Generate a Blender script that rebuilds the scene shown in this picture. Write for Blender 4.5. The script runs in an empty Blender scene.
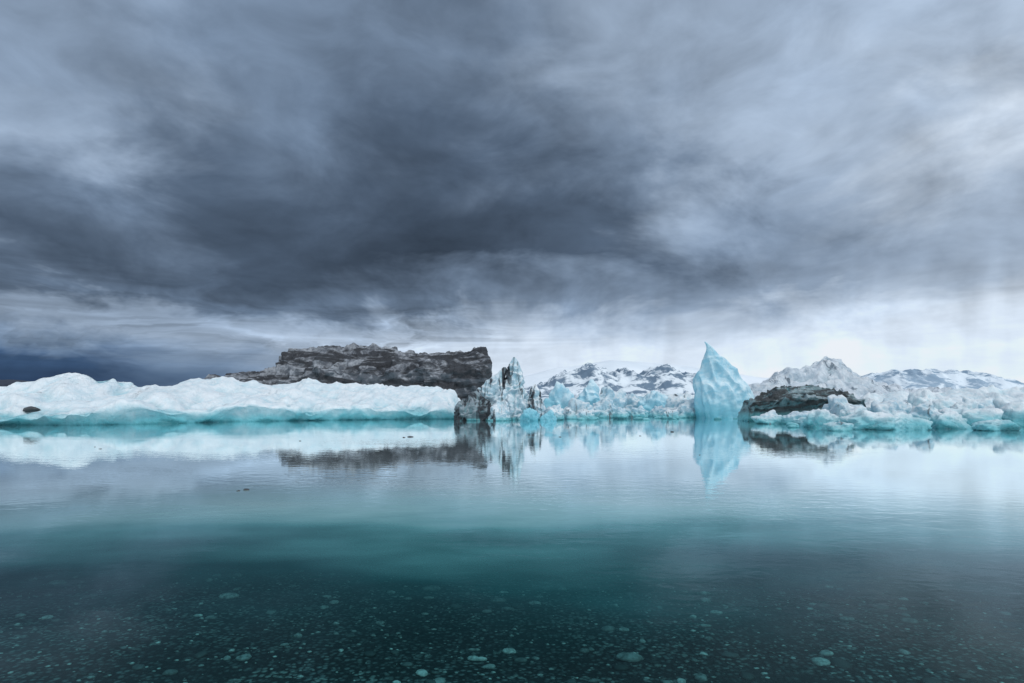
import bpy, math, random
import numpy as np
from mathutils import Vector, noise

random.seed(7)
sc = bpy.context.scene
EYE = 1.5          # camera height above the lagoon (m)
F = 569.0          # focal length in image pixels
HZ = 398.0         # pixel row of the horizon

def dist(yw): return EYE*F/(yw-HZ)
def wx(px, D): return (px-512.0)/F*D
def wz(py, D): return EYE+(HZ-py)/F*D

# ------------------------------------------------------------------ node helpers
class NT:
    def __init__(s, nt): s.nt=nt; s.n=nt.nodes; s.l=nt.links
    def new(s,t,**k):
        x=s.n.new(t)
        for a,b in k.items(): setattr(x,a,b)
        return x
    def put(s,sock,v):
        if v is None: return
        if isinstance(v,bpy.types.NodeSocket): s.l.new(v,sock)
        else: sock.default_value=v
    def math(s,op,a,b=None,c=None,clamp=False):
        m=s.new('ShaderNodeMath',operation=op,use_clamp=clamp)
        s.put(m.inputs[0],a); s.put(m.inputs[1],b); s.put(m.inputs[2],c)
        return m.outputs[0]
    def mix(s,f,a,b,mode='MIX'):
        m=s.new('ShaderNodeMix',data_type='RGBA',blend_type=mode)
        s.put(m.inputs[0],f)
        for i,v in ((6,a),(7,b)):
            if isinstance(v,tuple) and len(v)==3: v=(*v,1)
            s.put(m.inputs[i],v)
        return m.outputs[2]
    def rng(s,v,a,b,c=0.0,d=1.0,smooth=False):
        m=s.new('ShaderNodeMapRange',interpolation_type='SMOOTHSTEP' if smooth else 'LINEAR')
        s.put(m.inputs[0],v)
        for i,x in enumerate((a,b,c,d)): s.put(m.inputs[i+1],x)
        return m.outputs[0]
    def noise(s,vec,scale,detail=4,rough=.5,dist=0.0):
        m=s.new('ShaderNodeTexNoise'); s.put(m.inputs['Vector'],vec)
        m.inputs['Scale'].default_value=scale; m.inputs['Detail'].default_value=detail
        m.inputs['Roughness'].default_value=rough; m.inputs['Distortion'].default_value=dist
        return m
    def mapping(s,vec,sc_=(1,1,1),rot=(0,0,0),loc=(0,0,0)):
        m=s.new('ShaderNodeMapping'); s.put(m.inputs[0],vec)
        m.inputs['Scale'].default_value=sc_; m.inputs['Rotation'].default_value=rot; m.inputs['Location'].default_value=loc
        return m.outputs[0]
    def ramp(s,v,stops,interp='LINEAR'):
        m=s.new('ShaderNodeValToRGB'); r=m.color_ramp; r.interpolation=interp
        while len(r.elements)>1: r.elements.remove(r.elements[-1])
        for i,(p,c) in enumerate(stops):
            e=r.elements[0] if i==0 else r.elements.new(p)
            e.position=p; e.color=(*c,1)
        s.put(m.inputs[0],v); return m.outputs[0]

def new_mat(name):
    m=bpy.data.materials.new(name); m.use_nodes=True; m.node_tree.nodes.clear()
    t=NT(m.node_tree); t.out=t.new('ShaderNodeOutputMaterial'); return m,t

def lin(c): return c/12.92 if c<=.04045 else ((c+.055)/1.055)**2.4

# ------------------------------------------------------------------ sky
SUN=Vector((0.55,-0.5,0.9)).normalized()
w=bpy.data.worlds.new("World"); sc.world=w; w.use_nodes=True
w.node_tree.nodes.clear(); t=NT(w.node_tree)
out=t.new('ShaderNodeOutputWorld'); bg=t.new('ShaderNodeBackground')
sky=t.new('ShaderNodeTexSky',sky_type='NISHITA'); sky.sun_disc=False
sky.sun_elevation=math.asin(SUN.z); sky.sun_rotation=math.atan2(SUN.x,SUN.y)
tc=t.new('ShaderNodeTexCoord'); d=tc.outputs['Generated']
sx=t.new('ShaderNodeSeparateXYZ'); t.l.new(d,sx.inputs[0]); X,Y,Z=sx.outputs
zc=t.math('ADD',t.math('MAXIMUM',Z,0.0),0.20)
cp=t.new('ShaderNodeCombineXYZ'); t.l.new(t.math('DIVIDE',X,zc),cp.inputs[0]); t.l.new(t.math('DIVIDE',Y,zc),cp.inputs[1])
plane=cp.outputs[0]
rotp=t.mapping(plane,(1.0,0.85,1),(0,0,math.radians(28)))
n1=t.noise(rotp,1.05,5,.54,0.3)
n2=t.noise(t.mapping(d,(7.0,7.0,13.0),(0,.25,0)),1.0,5,.56,0.5)
nw=t.noise(t.mapping(d,(4.4,4.4,9)),1.0,5,.6,0.3)
nws=t.new('ShaderNodeSeparateColor'); t.l.new(nw.outputs['Color'],nws.inputs[0])
az=t.math('MULTIPLY',t.math('ARCTAN2',X,Y),57.2958)
el=t.math('MULTIPLY',t.math('ARCSINE',Z),57.2958)
azw=t.math('ADD',az,t.math('MULTIPLY',t.math('SUBTRACT',nws.outputs[0],.5),30.0))
elamp=t.rng(el,0,14,3.0,18.0)
elw=t.math('ADD',el,t.math('MULTIPLY',t.math('SUBTRACT',nws.outputs[1],.5),elamp))
pos=t.math('DIVIDE',elw,60.0)
def col(g):
    if isinstance(g,tuple): return tuple(lin(x) for x in g)
    k=min(1,max(0,(g-.3)/.55))
    c=[a*(1-k)+b*k for a,b in zip((.80,.98,1.21),(.94,1.0,1.07))]
    return tuple(lin(min(1,g*x)) for x in c)
cols={ 40:[(380,(.14,.23,.35)),(362,(.20,.30,.43)),(348,(.40,.48,.58)),(325,.61),(300,.60),(285,.42),(260,.34),(200,.46),(130,.62),(50,.56),(-100,.57)],
      230:[(380,(.34,.43,.54)),(362,(.45,.53,.63)),(340,.64),(315,.60),(298,.40),(265,.29),(200,.35),(130,.46),(50,.49),(-100,.5)],
      440:[(378,.84),(350,.79),(325,.68),(305,.46),(265,.27),(200,.30),(130,.36),(50,.46),(-100,.52)],
      630:[(378,.90),(345,.85),(320,.72),(300,.54),(260,.35),(200,.38),(130,.53),(50,.63),(-100,.62)],
      770:[(378,.92),(345,.88),(320,.78),(290,.61),(250,.55),(200,.62),(130,.68),(50,.65),(-100,.62)],
      980:[(378,.94),(345,.91),(320,.86),(290,.72),(250,.67),(200,.70),(120,.84),(50,.72),(-100,.64)]}
prev=None
for px,st in cols.items():
    u=(px-512)/F; a=math.degrees(math.atan(u))
    stops=[(max(0,math.degrees(math.atan((HZ-py)/F/math.sqrt(1+u*u)))/60),col(g)) for py,g in st]
    stops.append((1.0,col(.78)))
    c=t.ramp(pos,stops)
    if prev is None: prev=c
    else: prev=t.mix(t.rng(azw,pa,a,0,1,True),prev,c)
    pa=a
back=t.rng(Y,0.25,-0.5,0,1,True)     # unseen sky behind the camera, brightened as added fill on the ice faces
ae=t.new('ShaderNodeCombineXYZ'); t.l.new(azw,ae.inputs[0]); t.l.new(el,ae.inputs[1])
ae0=t.new('ShaderNodeCombineXYZ'); t.l.new(az,ae0.inputs[0]); t.l.new(el,ae0.inputs[1])
# soft veil of falling rain under the cloud base
rain=t.noise(t.mapping(ae0.outputs[0],(.22,.07,1),(0,0,math.radians(-38))),1.0,3,.5,.5)
lay=t.noise(t.mapping(ae.outputs[0],(.06,.42,1),(0,0,math.radians(-3))),1.0,4,.62,1.0)
D1=t.math('MULTIPLY',t.math('SUBTRACT',n1.outputs[0],.5),1.9)
D2=t.math('MULTIPLY',t.math('SUBTRACT',n2.outputs[0],.5),1.15)
detail=t.math('MULTIPLY',t.math('ADD',D1,D2),t.rng(el,1,13,.18,1.0))
D3=t.math('MULTIPLY',t.math('MULTIPLY',t.math('SUBTRACT',rain.outputs[0],.5),.75),t.math('MULTIPLY',t.rng(az,-14,2,0,1,True),t.math('MULTIPLY',t.rng(el,15,8,.2,1,True),t.rng(el,0,3.5,.2,1,True))))
D4=t.math('MULTIPLY',t.math('MULTIPLY',t.math('SUBTRACT',lay.outputs[0],.5),2.7),t.rng(t.math('ABSOLUTE',t.math('SUBTRACT',el,6.5)),7,0,0,1,True))
D4=t.math('MULTIPLY',D4,t.rng(az,-12,14,1,.15,True))
gain=t.math('ADD',1.12,t.math('ADD',detail,t.math('ADD',D3,D4)))
gain=t.math('MAXIMUM',gain,.5)
vs=t.new('ShaderNodeVectorMath',operation='SCALE'); t.l.new(prev,vs.inputs[0]); t.l.new(gain,vs.inputs[3])
vm=t.new('ShaderNodeVectorMath',operation='MINIMUM'); t.l.new(vs.outputs[0],vm.inputs[0]); vm.inputs[1].default_value=(.84,.89,.95)
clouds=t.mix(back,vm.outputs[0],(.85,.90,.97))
ns=t.new('ShaderNodeVectorMath',operation='SCALE'); t.l.new(sky.outputs[0],ns.inputs[0]); ns.inputs[3].default_value=0.08
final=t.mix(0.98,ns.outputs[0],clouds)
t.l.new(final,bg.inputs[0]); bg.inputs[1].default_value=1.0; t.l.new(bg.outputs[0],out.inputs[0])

sl=bpy.data.lights.new("sun","SUN"); sl.energy=1.1; sl.angle=math.radians(20); sl.color=(1,.985,.965)
so=bpy.data.objects.new("sun",sl); so.rotation_euler=SUN.to_track_quat('Z','Y').to_euler(); sc.collection.objects.link(so)

# ------------------------------------------------------------------ materials
def ice_mat(name, white=(.79,.86,.90), teal=(.16,.52,.58), deep=(.03,.22,.26), h=1.0, blue=.35, bluec=(.46,.68,.77),
            dirt=0.0, dirt_shade_scale=.5, dirt_shade_stretch=(1,1,1), dirt_shade_c=(.035,.036,.04), dirt_shade_rot=(0,0,0), bump=.5, fine=1.0, lowdirt=None):
    m,t=new_mat(name)
    g=t.new('ShaderNodeNewGeometry'); P=g.outputs['Position']
    s=t.new('ShaderNodeSeparateXYZ'); t.l.new(P,s.inputs[0]); z=s.outputs[2]
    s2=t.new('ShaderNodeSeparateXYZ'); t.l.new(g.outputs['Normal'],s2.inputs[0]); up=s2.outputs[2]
    nA=t.noise(P,.55*fine,4,.6,.5).outputs[0]; nB=t.noise(P,2.6*fine,6,.66,.3).outputs[0]
    zz=t.math('ADD',z,t.math('MULTIPLY',t.math('SUBTRACT',nA,.5),-h*1.3))
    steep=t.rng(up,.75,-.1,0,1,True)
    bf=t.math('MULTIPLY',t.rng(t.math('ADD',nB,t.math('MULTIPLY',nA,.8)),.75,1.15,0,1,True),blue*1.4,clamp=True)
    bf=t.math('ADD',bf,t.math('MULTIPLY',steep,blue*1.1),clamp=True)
    c=t.mix(bf,white,bluec)  # blue glow of the ice painted into base colour, stronger on steep faces
    c=t.mix(t.rng(zz,h,h*.12,0,.95,True),c,teal)
    c=t.mix(t.rng(zz,h*.25,-.05*h,0,.9,True),c,deep)
    pt=t.rng(g.outputs['Pointiness'],.5,.42,0,.8)
    c=t.mix(pt,c,t.mix(.5,bluec,teal))  # creases tinted bluer, the same ice glow painted in
    if dirt>0:
        dv=t.mapping(P,dirt_shade_stretch,dirt_shade_rot)
        dn=t.noise(dv,dirt_shade_scale,8,.68,.9).outputs[0]
        df=t.rng(dn,.62-dirt*.3,.68-dirt*.22,0,1,True)
        if lowdirt: df=t.math('MULTIPLY',df,t.rng(zz,lowdirt[0],lowdirt[1],0,1,True))
        dcol=t.mix(nB,tuple(x*.5 for x in dirt_shade_c),tuple(x*2.2 for x in dirt_shade_c))
        c=t.mix(df,c,dcol)
    b=t.new('ShaderNodeBsdfPrincipled'); t.l.new(c,b.inputs['Base Color'])
    t.put(b.inputs['Roughness'],t.rng(zz,0,h,.25,.65))
    bp=t.new('ShaderNodeBump'); bp.inputs['Strength'].default_value=bump; bp.inputs['Distance'].default_value=.28/fine
    t.l.new(nB,bp.inputs['Height'])
    t.l.new(bp.outputs[0],b.inputs['Normal']); t.l.new(b.outputs[0],t.out.inputs[0])
    return m

M_snow=ice_mat("snowy_ice",h=1.0,blue=.34,bump=.8,teal=(.13,.50,.58))
M_fin=ice_mat("clear_blue_ice",white=(.66,.81,.87),bluec=(.30,.58,.72),h=2.2,blue=.6,teal=(.22,.55,.67),deep=(.10,.40,.50),bump=.45,fine=.8)
M_pale=ice_mat("pale_ice",h=.6,blue=.55,white=(.75,.82,.86),bluec=(.33,.54,.66),dirt=.08,dirt_shade_scale=.6,dirt_shade_stretch=(2,1,.7),dirt_shade_c=(.08,.11,.13),dirt_shade_rot=(0,.5,0),bump=.8)
M_ash=ice_mat("ash_ice",white=(.36,.39,.43),bluec=(.11,.125,.15),h=.8,blue=.8,teal=(.04,.055,.07),deep=(.02,.03,.04),dirt=.55,dirt_shade_scale=.26,dirt_shade_stretch=(.6,.6,2.6),dirt_shade_c=(.022,.025,.031),dirt_shade_rot=(0,.12,0),bump=1.0,fine=.5)
M_band=ice_mat("banded_ice",white=(.80,.86,.90),h=.3,blue=.55,bluec=(.38,.56,.66),dirt=.42,dirt_shade_scale=.5,dirt_shade_stretch=(3.2,1,.5),dirt_shade_c=(.02,.026,.034),dirt_shade_rot=(0,.55,0),bump=.8)
M_dark=ice_mat("dark_dirty_ice",white=(.35,.42,.47),h=.2,blue=.5,bluec=(.12,.19,.22),dirt=.70,dirt_shade_scale=.6,dirt_shade_stretch=(2,1,.8),dirt_shade_c=(.018,.023,.030),dirt_shade_rot=(0,.9,0),bump=1)
M_dirtycap=ice_mat("dirt_capped_ice",white=(.36,.46,.50),h=.7,blue=.7,bluec=(.13,.24,.27),dirt=.66,dirt_shade_scale=.5,dirt_shade_stretch=(.7,1,2.6),dirt_shade_c=(.030,.038,.042),dirt_shade_rot=(0,-.25,0),bump=1.0,lowdirt=(.45,.75))
M_peak=ice_mat("grey_snow_ice",white=(.74,.81,.87),h=.8,blue=.45,bluec=(.34,.46,.56),teal=(.4,.6,.66),deep=(.1,.35,.4),dirt=.2,dirt_shade_scale=.35,dirt_shade_stretch=(1.8,1,1.2),dirt_shade_c=(.13,.17,.21),dirt_shade_rot=(0,.6,0),bump=1,fine=.5)  # the mask here paints the peak's grey shading into the colour

# ------------------------------------------------------------------ mesh helpers
def mk(name, V, Fc, mat, smooth=True):
    me=bpy.data.meshes.new(name); me.from_pydata([tuple(v) for v in V],[],Fc); me.update()
    if smooth: me.polygons.foreach_set("use_smooth",[True]*len(me.polygons))
    me.materials.append(mat); o=bpy.data.objects.new(name,me); sc.collection.objects.link(o); return o

def displace(o, amp, s, seed=0, hum=.6, ridge=.5, fade=None, fine=.10, flute=0):
    me=o.data; N=[v.normal.copy() for v in me.vertices]; off=Vector((seed*13.7,seed*7.1,seed*3.3))
    for v,n in zip(me.vertices,N):
        p=v.co*s+off
        q=p+noise.noise_vector(p*.7)*.6
        f=noise.fractal(q,.9,2.0,5)
        vd=noise.voronoi(q*1.3)[0]; h=(.45-vd[0])
        r=-abs(noise.noise(q*1.7+Vector((5,5,5))))
        f2=noise.fractal(p*5.0,.9,2.0,3)*fine
        k=amp*(f*.6+h*hum+r*ridge+f2)
        if flute:
            c=v.co; k+=flute*(-abs(noise.noise(Vector(((c.x+.25*c.z)*1.5,c.y*1.5,c.z*.22))+off))+.25)
        if fade: k*=fade(v.co)
        v.co=v.co+n*k
    me.update()

def catmull(P,n):
    P=np.array(P,float)
    T=np.linspace(0,len(P)-1,n); outp=[]
    for tt in T:
        i=min(int(tt),len(P)-2); u=tt-i
        p0=P[max(i-1,0)];p1=P[i];p2=P[i+1];p3=P[min(i+2,len(P)-1)]
        outp.append(.5*((2*p1)+(-p0+p2)*u+(2*p0-5*p1+4*p2-p3)*u*u+(-p0+3*p1-3*p2+p3)*u**3))
    return outp

def ridge_berg(name, front, ridge, depth, mat, amp, s, nx, ns, seed, ends=(.05,.05), hum=.6, rg=.5, fine=.1, under=.0, lipvar=.45):
    fr=[]
    for px,yw,lp in front:
        D=dist(yw); fr.append((wx(px,D),D,wz(lp,D)))
    rd=[(wx(px,D),D,wz(py,D)) for px,py,D in ridge]
    fr=np.array(fr); rd=np.array(rd)
    xs=np.linspace(min(fr[0,0],rd[0,0]),max(fr[-1,0],rd[-1,0]),nx)
    V=[]
    for i,x in enumerate(xs):
        u=i/(nx-1)
        e=1.0
        if ends[0]: e=min(e,u/ends[0])
        if ends[1]: e=min(e,(1-u)/ends[1])
        e=max(0.0,math.sin(min(1,e)*math.pi/2))
        yf=np.interp(x,fr[:,0],fr[:,1]); zl=np.interp(x,fr[:,0],fr[:,2])
        yr=np.interp(x,rd[:,0],rd[:,1]); zr=np.interp(x,rd[:,0],rd[:,2])
        j=noise.fractal(Vector((x*.12,seed*3.1,0)),1,2,4)
        zl*=1+lipvar*noise.fractal(Vector((x*.35,seed*1.1,4)),1,2,3)
        zl=min(zl,zr)
        yf+=j*depth*.10
        yb=yr+depth*.5; ym=(yf+yb)/2
        A=[(yf+.6+under,-.8),(yf+.15+under,-.05),(yf+.05+under*.6,zl*.45),(yf+.12,zl*.9),(yf+.45+.1*(yr-yf),zl+.12*(zr-zl)),
           (yf+.55*(yr-yf),zl+.55*(zr-zl)),(yr,zr),(yr+.25*(yb-yr),zr*.95),(yb,zr*.4),(yb+.2,-.8)]
        for (y,z) in catmull(A,ns):
            V.append((x,ym+(y-ym)*(e**.7),(z+.8)*e-.8 if z>-.8 else z))
    Fc=[(i*ns+k,(i+1)*ns+k,(i+1)*ns+k+1,i*ns+k+1) for i in range(nx-1) for k in range(ns-1)]
    o=mk(name,V,Fc,mat)
    displace(o,amp,s,seed,hum,rg,fade=lambda c:min(1,max(.25,(c.z+.3)/.9)),fine=fine)
    return o

def tower_berg(name, D, lv, mat, amp, s, seed, nr=110, nl=100, hum=.4, rg=.5, exp=.8, fine=.1, flute=0, fmin=.1):
    """lv: (py, px_left, px_right, half_thickness m, y offset m) from waterline to tip"""
    L=[(wz(a,D),wx(b,D),wx(c,D),th,yo) for a,b,c,th,yo in lv]
    L.insert(0,(-.8,L[0][1]-.1,L[0][2]+.1,L[0][3],L[0][4]))
    C=catmull(L,nl); V=[]
    for (z,xl,xr,th,yo) in C:
        if xr<xl: xl=xr=(xl+xr)/2
        cx=(xl+xr)/2; rx=(xr-xl)/2; th=max(th,.01)
        for k in range(nr):
            a=2*math.pi*k/nr; ca,sa=math.cos(a),math.sin(a)
            V.append((cx+rx*math.copysign(abs(ca)**exp,ca), D+yo+th*math.copysign(abs(sa)**(exp+.25),sa), z))
    Fc=[(i*nr+k,i*nr+(k+1)%nr,(i+1)*nr+(k+1)%nr,(i+1)*nr+k) for i in range(nl-1) for k in range(nr)]
    Fc.append(tuple((nl-1)*nr+k for k in range(nr)))
    o=mk(name,V,Fc,mat)
    zt=L[-1][0]
    displace(o,amp,s,seed,hum,rg,fade=lambda c:min(1,max(fmin,(zt-c.z)/(.35*zt))),fine=fine,flute=flute)
    return o

import bmesh
def ico(sub):
    bm=bmesh.new(); bmesh.ops.create_icosphere(bm,subdivisions=sub,radius=1)
    v=[x.co.copy() for x in bm.verts]; f=[tuple(a.index for a in p.verts) for p in bm.faces]; bm.free(); return v,f
ICO={k:ico(k) for k in (1,2,5)}
def chunk(cx,cy,cz,rx,ry,rz,seed,sub=5,nplane=11,rough=.12,k=9):
    r=random.Random(seed); pl=[]
    for i in range(nplane):
        n=Vector((r.gauss(0,1),r.gauss(0,1),r.gauss(0,.8))).normalized(); pl.append((n,r.uniform(.55,1.0)))
    V,Fc=ICO[sub]; O=[]; off=Vector((seed*1.37,seed*.77,seed*2.1))
    for v in V:
        acc=1.0
        for n,dd in pl:
            c=n.dot(v)
            if c>0: acc+=(c/dd)**k
        rad=acc**(-1.0/k)*1.15
        rad*=1+rough*(noise.fractal(v*1.6+off,.9,2,5)*1.2+(.4-noise.voronoi(v*2.2+off)[0][0])*.9) if sub>2 else 1
        O.append((cx+v.x*rx*rad,cy+v.y*ry*rad,cz+v.z*rz*rad))
    return O,Fc
def join_chunks(name,lst,mat,sub=5,**kw):
    V=[];Fc=[]
    for (a) in lst:
        v,f=chunk(*a,sub=sub,**kw); o=len(V); V+=v; Fc+=[tuple(i+o for i in q) for q in f]
    return mk(name,V,Fc,mat)
def pchunk(px,yw,w,top,seed,thick=1.0):
    D=dist(yw); x=wx(px,D); H=wz(top,D); rx=w/2/F*D
    ry=rx*.8*thick
    return (x,D+ry*.8,H*.18,rx*1.05,ry,max(.15,H*.86),seed)
def group(name, parts, names=None):
    e=bpy.data.objects.new(name,None); sc.collection.objects.link(e)
    for i,p in enumerate(parts):
        p.parent=e; p.name=(names[i] if names else "ice_part_%d"%(i+1))
    return e

# ------------------------------------------------------------------ icebergs
# long snow-covered berg on the left
ridge_berg("snow_covered_iceberg",
  [(-420,424,410),(-200,425,412),(-40,426,414),(60,426,414),(130,425,409),(200,423,407),(300,421,406),(400,420,405),(440,419.5,408),(462,419.5,412)],
  [(-420,380,40),(-200,384,40),(-60,388,39),(0,389,38.5),(28,382,38),(50,376,38),(75,373,38),(98,376,39),(125,384,40),(140,387,41),(165,385,41),(190,379,42),(225,377,43),(260,384,44),(310,382,45),(350,382,46),(395,386,47),(425,388,47),(450,391,46),(475,397,46)],
  9,M_snow,.64,.40,700,96,3,ends=(0,.03),hum=.9,rg=.8,fine=.09,under=.6)
# tabular ash-covered berg behind it: long sloping left tail, flat top, steep right end
ridge_berg("ash_covered_iceberg",
  [(150,409,397),(230,409,392),(270,409,385),(290,409,376),(320,409,368),(400,409,369),(440,409,369),(470,409,366),(494,409,372)],
  [(150,389,80),(185,381,80.5),(215,376,81),(240,372,82),(262,368.5,83),(277,364.5,83),(284,352,83),(295,348,83),(320,346,84),(348,344,84),(385,347,84),(402,351,84),(440,352,84),(465,350,84),(483,346,83),(488,349,83),(491,362,82),(496,385,81)],
  12,M_ash,.95,.28,520,110,11,ends=(.10,.02),hum=.35,rg=1.2,fine=.3,lipvar=.2)
# snowy peaked berg on the right
ridge_berg("peaked_snow_iceberg",
  [(735,412,402),(790,412,400),(850,412,399),(920,412,400),(1010,412,402)],
  [(735,390,66),(755,385,66),(772,377,67),(790,370,68),(802,368,68),(815,364,68),(829,356,69),(842,361,69),(850,367,69),(862,375,69),(880,382,70),(900,387,70),(940,390,70),(1010,393,70)],
  12,M_peak,.85,.28,360,90,22,ends=(.10,.10),hum=.25,rg=1.5,fine=.2)
ridge_berg("low_iceberg",
  [(860,420,411),(920,421,410),(980,421,410),(1080,421,409),(1300,421,408)],
  [(860,397,44),(890,391,44),(930,394,45),(965,389,45),(1000,391,45),(1030,387,45),(1100,388,45),(1300,385,45)],
  6,M_snow,.62,.5,420,60,31,ends=(.1,0),hum=1.0,rg=.5)
ridge_berg("low_iceberg",
  [(530,413,407),(600,413,406),(650,413,406),(730,413,406)],
  [(530,398,60),(570,395,60),(600,391,61),(630,394,61),(660,390,61),(690,393,61),(730,396,61)],
  7,M_pale,.9,.4,300,60,37,ends=(.05,.08),hum=.8,rg=1.3)
# shark-fin berg: sharp tip leaning left, concave right edge
tower_berg("fin_shaped_iceberg",dist(418.5),
  [(418.5,701,762,1.9,1.2),(410,700,763,1.9,1.2),(400,698,760,1.7,1.1),(390,699,755,1.4,1.0),(380,700,749,1.1,1.0),(371,702,742,.85,.9),(363,704.5,733,.6,.8),(356,707.5,725,.42,.7),(350,709,718,.25,.6),(345,708.5,713,.12,.5),(341,706.5,708,.03,.5)],
  M_fin,.16,.7,5,hum=.5,rg=1.0,fine=.1,flute=.5,nr=150,nl=140,fmin=.04)
# twisted, dirt-banded berg in the middle: leaning blades
D0=dist(420)
P_=[]
P_.append(tower_berg("p",D0,
  [(420,498,533,1.4,1.2),(410,499,535,1.4,1.2),(398,499,531,1.1,1.1),(386,500,528,.8,1.0),(376,504,526,.55,1.0),(368,507,523,.32,.9),(361,510,519,.16,.9),(356,513,515,.04,.9)],
  M_band,.30,1.1,9,hum=.3,rg=1.7,exp=1.0,fine=.2,flute=.35))
P_.append(tower_berg("p",D0,
  [(420,462,502,1.3,.6),(412,463,502,1.3,.6),(404,466,502,1.0,.7),(395,471,503,.8,.8),(387,478,505,.5,.9),(379,488,507,.33,1.0),(372,497,509,.16,1.0),(366,503,506,.04,1.0)],
  M_band,.28,1.0,14,hum=.3,rg=1.6,exp=1.0,fine=.2,flute=.35))
P_.append(tower_berg("p",D0-.6,
  [(421,454,492,1.0,.0),(413,453,494,1.1,.0),(406,455,493,.9,.1),(400,460,488,.6,.2),(395,467,482,.35,.3),(391,472,477,.06,.35)],
  M_dark,.25,1.2,17,hum=.5,rg=1.6,fine=.2))
P_.append(tower_berg("p",D0-1.0,
  [(421,486,512,.8,.0),(412,488,511,.7,.1),(404,493,509,.45,.3),(396,499,508,.25,.5),(389,504,507,.05,.6)],
  M_band,.2,1.3,19,hum=.5,rg=1.5,fine=.2,flute=.2))
P_.append(tower_berg("p",D0+.2,
  [(420,520,545,1.0,.5),(408,522,546,.9,.5),(398,526,543,.6,.5),(390,530,540,.3,.5),(384,534,536,.05,.5)],
  M_band,.25,1.1,20,hum=.5,rg=1.5,fine=.2,flute=.2))
group("dirt_banded_iceberg",P_,["main_blade","leaning_blade","dark_base","front_shard","side_shard"])
# dirt-capped berg
P_=[ridge_berg("p",
  [(752,422,400),(764,422,399),(790,422,397),(820,422,397),(845,422,398),(854,422,399)],
  [(752,399,37.3),(757,395,37.3),(766,391,37.4),(778,388,37.5),(790,386,37.5),(800,387,37.6),(812,385,37.6),(822,386,37.5),(832,389,37.4),(846,390,37.3),(851,394,37.2),(855,402,37.2)],
  2.2,M_dirtycap,.30,.9,200,90,27,ends=(.04,.03),hum=.25,rg=1.5,fine=.3,under=.9,lipvar=.15)]
P_+= [join_chunks("p",[pchunk(a,b,c,d_,e_)],M_pale,nplane=14,rough=.25,k=16) for a,b,c,d_,e_ in ((774,424,30,413,701),(802,424.5,30,414,704),(822,424,30,411,702),(840,423,26,410,703))]
group("dirt_capped_iceberg",P_,["dirty_cap","foot_ice_a","foot_ice_b","foot_ice_c","foot_ice_d"])
# small paler bergs between
small=[(560,418,34,389,2),(577,419,40,404,4),(612,416,34,393,5),(636,415,30,396,6),(656,416,34,395,7),
       (680,417,30,399,8),(604,418,26,402,9),(690,418,26,403,10),(768,420,26,404,12),(662,417,22,405,13),(552,420,26,406,21),(640,418,22,408,22),
       (548,421,16,412,23),(588,420,18,411,24),(622,419,18,410,25),(672,419,16,411,26),(530,421,16,410,27)]
for i,(px,yw,wd,tp,sd) in enumerate(small):
    a=pchunk(px,yw,wd,tp,sd+40)
    join_chunks("small_iceberg",[a],M_pale if i%4 else M_fin,nplane=16,rough=.3,k=16)
tower_berg("small_iceberg",dist(417),[(417,570,606,1.2,.5),(405,574,604,1.0,.5),(394,581,601,.6,.5),(386,587,598,.3,.5),(379,591,594,.05,.5)],M_fin,.25,.8,55,hum=.5,rg=1.2,flute=.3)
# ice rubble on the right
rub=[(826,428,34,412,1),(852,424,44,399,2),(880,430,60,414,3),(912,430,50,411,4),(935,427,40,405,5),(958,429,36,411,6),(985,427,50,406,7),
     (1010,426,44,402,8),(1040,427,60,401,9),(870,421,40,396,10),(900,423,44,400,11),(930,421,36,396,12),(960,422,40,398,13),(990,421,36,396,14),
     (1080,428,60,402,15),(1130,427,60,400,16),(846,431,26,421,17),(860,426,30,409,18),(1004,431,38,419,19),(896,426,34,407,20),(972,425,30,405,22),(808,426,26,416,23)]
for i,g in enumerate((rub[0::3],rub[1::3],rub[2::3])):
    for q in g: join_chunks("ice_block",[pchunk(q[0],q[1],q[2],q[3],q[4]+80,thick=1.1)],(M_snow,M_pale,M_snow)[i],nplane=15,rough=.26,k=18)
# tiny floating fragments
frag=[]; r=random.Random(5)
for i in range(90):
    px=r.choice([r.uniform(540,700),r.uniform(780,1020),r.uniform(700,860)]); yw=r.uniform(416,428) if px>780 else r.uniform(414,420)
    D=dist(yw); s_=r.uniform(.08,.3); frag.append((wx(px,D),D,.02,s_*1.4,s_,s_*.6,i+300))
join_chunks("ice_fragments",frag,M_pale,sub=2)
frag=[(wx(a,dist(b)),dist(b),.0,c,c*.7,c*.35,i+500) for i,(a,b,c) in enumerate([(410,437,.12),(404,437.5,.07),(672,432,.1),(246,490,.06),(238,491,.04),(700,455,.03),(640,436,.05),(300,441,.05),(100,449,.05),(560,437,.06),(95,447,.03)])]
m,t=new_mat("dark_dirty_bits"); b=t.new('ShaderNodeBsdfPrincipled'); b.inputs['Base Color'].default_value=(.04,.045,.05,1); t.l.new(b.outputs[0],t.out.inputs[0])
join_chunks("dark_ice_fragments",frag,m,sub=2)
D=32.4; join_chunks("embedded_rock",[(wx(34,D),D-.2,wz(409,D),.5,.4,.16,901)],m,sub=2)

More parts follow.
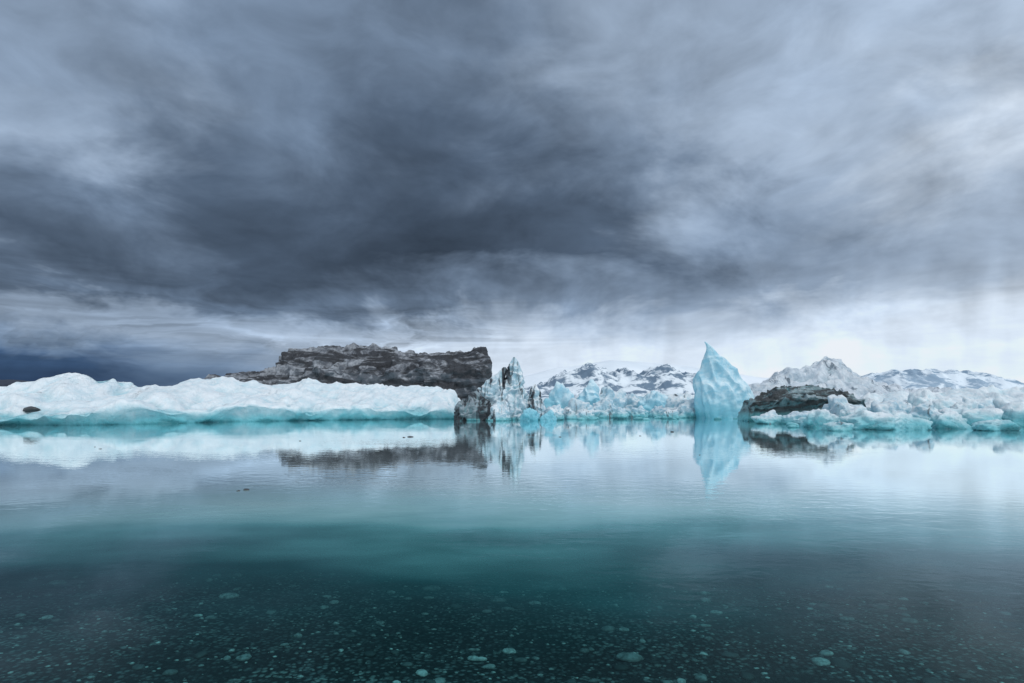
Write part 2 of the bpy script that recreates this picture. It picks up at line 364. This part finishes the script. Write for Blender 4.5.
# ------------------------------------------------------------------ far mountains
def mountain_mat(name, rock, snow, thr, sc_, w_=.10):
    m,t=new_mat(name); g=t.new('ShaderNodeNewGeometry'); P=g.outputs['Position']
    n=t.noise(t.mapping(P,(1,1,1.6)),sc_,8,.65,.6).outputs[0]
    s2=t.new('ShaderNodeSeparateXYZ'); t.l.new(g.outputs['Normal'],s2.inputs[0])
    f=t.rng(t.math('ADD',n,t.math('MULTIPLY',s2.outputs[2],.18)),thr,thr+w_,0,1,True)
    b=t.new('ShaderNodeBsdfPrincipled'); b.inputs['Roughness'].default_value=1
    t.l.new(t.mix(f,rock,snow),b.inputs['Base Color']); t.l.new(b.outputs[0],t.out.inputs[0]); return m
def mountain(name, D, prof, depth, mat, rough, s, seed, nx=360, ny=60):
    xs=np.array([wx(a,D) for a,_ in prof]); zs=np.array([wz(b_,D) for _,b_ in prof]); V=[]
    for i in range(nx):
        x=xs[0]+(xs[-1]-xs[0])*i/(nx-1); zt=np.interp(x,xs,zs)
        for j in range(ny):
            v=j/(ny-1); y=D-depth*.5+v*depth
            e=max(0,math.sin(v*math.pi))**1.1
            n=noise.ridged_multi_fractal(Vector((x*s,y*s*.6,seed)),1.0,2.0,6,1.0,2.0)-1.1
            V.append((x,y,-2+(zt+2)*e+n*rough*e))
    Fc=[(i*ny+k,(i+1)*ny+k,(i+1)*ny+k+1,i*ny+k+1) for i in range(nx-1) for k in range(ny-1)]
    return mk(name,V,Fc,mat)
mountain("snowy_mountains",1400,[(500,402),(530,390),(550,381),(563,375),(575,373),(588,365),(598,369),(608,375),(622,371),(640,376),(655,369),(664,367),(676,374),(700,379),(720,384),(760,390),(800,398)],500,
   mountain_mat("haze_tinted_rock_snow",(.14,.21,.29),(.70,.78,.84),.60,.022,.11),17,.018,3.3)  # atmospheric haze painted into the bluish rock and snow colours
mountain("glacier",3800,[(430,396),(510,380),(560,368),(610,361),(680,366),(760,378),(840,384),(900,386),(1100,390)],1400,
   mountain_mat("glacier_snow",(.68,.76,.83),(.78,.85,.91),.52,.004,.3),10,.002,7.7)
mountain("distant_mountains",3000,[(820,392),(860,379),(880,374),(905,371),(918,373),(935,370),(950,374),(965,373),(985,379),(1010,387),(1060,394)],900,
   mountain_mat("haze_tinted_rock",(.27,.38,.49),(.70,.79,.86),.60,.008,.12),26,.010,5.1)  # paler blue base colours stand in for distance haze
mountain("dark_hills",2500,[(-500,384),(-200,378),(-60,381),(0,380.5),(22,381),(60,386),(140,394),(220,398)],500,
   mountain_mat("dark_rock",(.015,.022,.04),(.025,.034,.055),.5,.01),8,.006,2.1)

# ------------------------------------------------------------------ lagoon bed (one sheet to the horizon)
def bedz(x,y):
    base=-.30-.085*(y-2.5) if y<14 else -1.28-.05*(y-14)
    if y<2.5: base=-.30+.12*(2.5-y)
    base=max(base,-9)
    return min(base,1.2)+.05*noise.fractal(Vector((x*.5,y*.5,0)),1,2,4)
ys=list(np.linspace(-12,16,170))+list(np.geomspace(17,9000,40)); xs=[-9000,-3000,-1000,-300,-100,-40]+list(np.linspace(-18,18,180))+[40,100,300,1000,3000,9000]
V=[(x,y,bedz(x,y)) for y in ys for x in xs]; nx=len(xs)
Fc=[(j*nx+i,j*nx+i+1,(j+1)*nx+i+1,(j+1)*nx+i) for j in range(len(ys)-1) for i in range(nx-1)]
m,t=new_mat("gravel_bed"); g=t.new('ShaderNodeNewGeometry'); P=g.outputs['Position']
vo=t.new('ShaderNodeTexVoronoi'); t.l.new(P,vo.inputs[0]); vo.inputs['Scale'].default_value=24
vo2=t.new('ShaderNodeTexVoronoi'); t.l.new(P,vo2.inputs[0]); vo2.inputs['Scale'].default_value=9
sc1=t.new('ShaderNodeSeparateColor'); t.l.new(vo.outputs['Color'],sc1.inputs[0])
sc2=t.new('ShaderNodeSeparateColor'); t.l.new(vo2.outputs['Color'],sc2.inputs[0])
c=t.mix(t.rng(sc1.outputs[0],.2,1.0),(.012,.015,.017),(.19,.20,.20))
c=t.mix(t.rng(sc2.outputs[1],.88,.93),c,(.22,.23,.22))
c=t.mix(t.rng(vo.outputs['Distance'],.3,.6),c,(.006,.008,.008))
c=t.mix(t.rng(t.noise(P,.8,5,.6).outputs[0],.4,.65,0,.7),c,(.012,.015,.017))
b=t.new('ShaderNodeBsdfPrincipled'); b.inputs['Roughness'].default_value=.8; t.l.new(c,b.inputs['Base Color'])
bp=t.new('ShaderNodeBump'); bp.inputs['Distance'].default_value=.02; bp.invert=True; t.l.new(vo.outputs['Distance'],bp.inputs['Height']); t.l.new(bp.outputs[0],b.inputs['Normal'])
t.l.new(b.outputs[0],t.out.inputs[0]); mk("lagoon_bed",V,Fc,m)
# pebbles
m,t=new_mat("pebble_stone"); g=t.new('ShaderNodeNewGeometry')
ri=g.outputs['Random Per Island']; b=t.new('ShaderNodeBsdfPrincipled'); b.inputs['Roughness'].default_value=.7
c=t.ramp(ri,[(0,(.03,.035,.035)),(.35,(.14,.14,.14)),(.75,(.36,.36,.35)),(1,(.74,.72,.69))])
pn=t.noise(g.outputs['Position'],26,4,.6).outputs[0]
c=t.mix(t.rng(pn,.35,.65,.75,0),c,(.03,.04,.04))
t.l.new(c,b.inputs['Base Color']); t.l.new(b.outputs[0],t.out.inputs[0])
r=random.Random(11); V=[];Fc=[]
for i in range(10500):
    y=2.2+7.5*r.random()**1.3; x=r.uniform(-1,1)*(1.1*y+1.5)
    s_=.005+.011*r.random()+(.03*r.random()**2 if r.random()<.15 else 0)
    if i<60: s_=r.uniform(.03,.065)
    v,f=chunk(x,y,bedz(x,y)+s_*.15,s_*r.uniform(.9,1.8),s_*r.uniform(.7,1.3),s_*.5,i,sub=2 if s_>.025 else 1,nplane=7,k=14)
    o=len(V); V+=v; Fc+=[tuple(a+o for a in q) for q in f]
mk("pebbles",V,Fc,m)

# ------------------------------------------------------------------ water
m,t=new_mat("lagoon_water"); g=t.new('ShaderNodeNewGeometry'); P=g.outputs['Position']
s=t.new('ShaderNodeSeparateXYZ'); t.l.new(P,s.inputs[0]); py_=s.outputs[1]
a1=t.noise(t.mapping(P,(1,1.8,1)),2.4,2,.55,.3).outputs[0]
a2=t.noise(t.mapping(P,(1,1.6,1),(0,0,.5)),9,1,.5,.2).outputs[0]
patch=t.rng(t.noise(t.mapping(P,(.35,1.0,1)),.18,2,.5).outputs[0],.42,.62,.22,1.0,True)
hh=t.math('MULTIPLY',t.math('ADD',t.math('MULTIPLY',a1,.0040),t.math('MULTIPLY',a2,.0010)),patch)
bp=t.new('ShaderNodeBump'); bp.inputs['Strength'].default_value=1; bp.inputs['Distance'].default_value=1.0; t.l.new(hh,bp.inputs['Height'])
fr=t.new('ShaderNodeFresnel'); fr.inputs[0].default_value=1.34; t.l.new(bp.outputs[0],fr.inputs['Normal'])
refl=t.rng(fr.outputs[0],.07,.55,.02,.98,True)
gl=t.new('ShaderNodeBsdfGlossy'); gl.inputs['Roughness'].default_value=.005; gl.inputs['Color'].default_value=(.90,.99,1,1); t.l.new(bp.outputs[0],gl.inputs['Normal'])
df=t.new('ShaderNodeBsdfDiffuse')
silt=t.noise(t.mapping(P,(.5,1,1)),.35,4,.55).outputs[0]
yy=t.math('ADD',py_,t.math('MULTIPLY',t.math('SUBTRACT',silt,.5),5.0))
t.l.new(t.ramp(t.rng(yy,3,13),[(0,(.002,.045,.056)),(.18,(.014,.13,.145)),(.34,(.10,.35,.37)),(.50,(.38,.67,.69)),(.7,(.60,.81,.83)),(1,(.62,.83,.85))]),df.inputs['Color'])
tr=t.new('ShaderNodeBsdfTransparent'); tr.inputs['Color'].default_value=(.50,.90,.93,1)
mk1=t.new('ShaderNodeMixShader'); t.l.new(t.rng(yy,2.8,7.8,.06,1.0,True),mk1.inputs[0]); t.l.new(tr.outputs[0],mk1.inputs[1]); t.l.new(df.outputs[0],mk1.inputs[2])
mk2=t.new('ShaderNodeMixShader'); t.l.new(refl,mk2.inputs[0]); t.l.new(mk1.outputs[0],mk2.inputs[1]); t.l.new(gl.outputs[0],mk2.inputs[2])
t.l.new(mk2.outputs[0],t.out.inputs[0])
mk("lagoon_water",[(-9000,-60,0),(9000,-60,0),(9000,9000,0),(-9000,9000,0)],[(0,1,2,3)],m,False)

# ------------------------------------------------------------------ camera
cam=bpy.data.cameras.new("camera"); cam.lens=20; cam.sensor_width=36; cam.clip_end=20000; cam.clip_start=.05
cam.shift_y=(HZ-341.5)/1024
co=bpy.data.objects.new("camera",cam); co.location=(0,0,EYE); co.rotation_euler=(math.radians(90),0,0); sc.collection.objects.link(co); sc.camera=co
sc.view_settings.view_transform='Standard'; sc.view_settings.look='None'; sc.view_settings.exposure=0
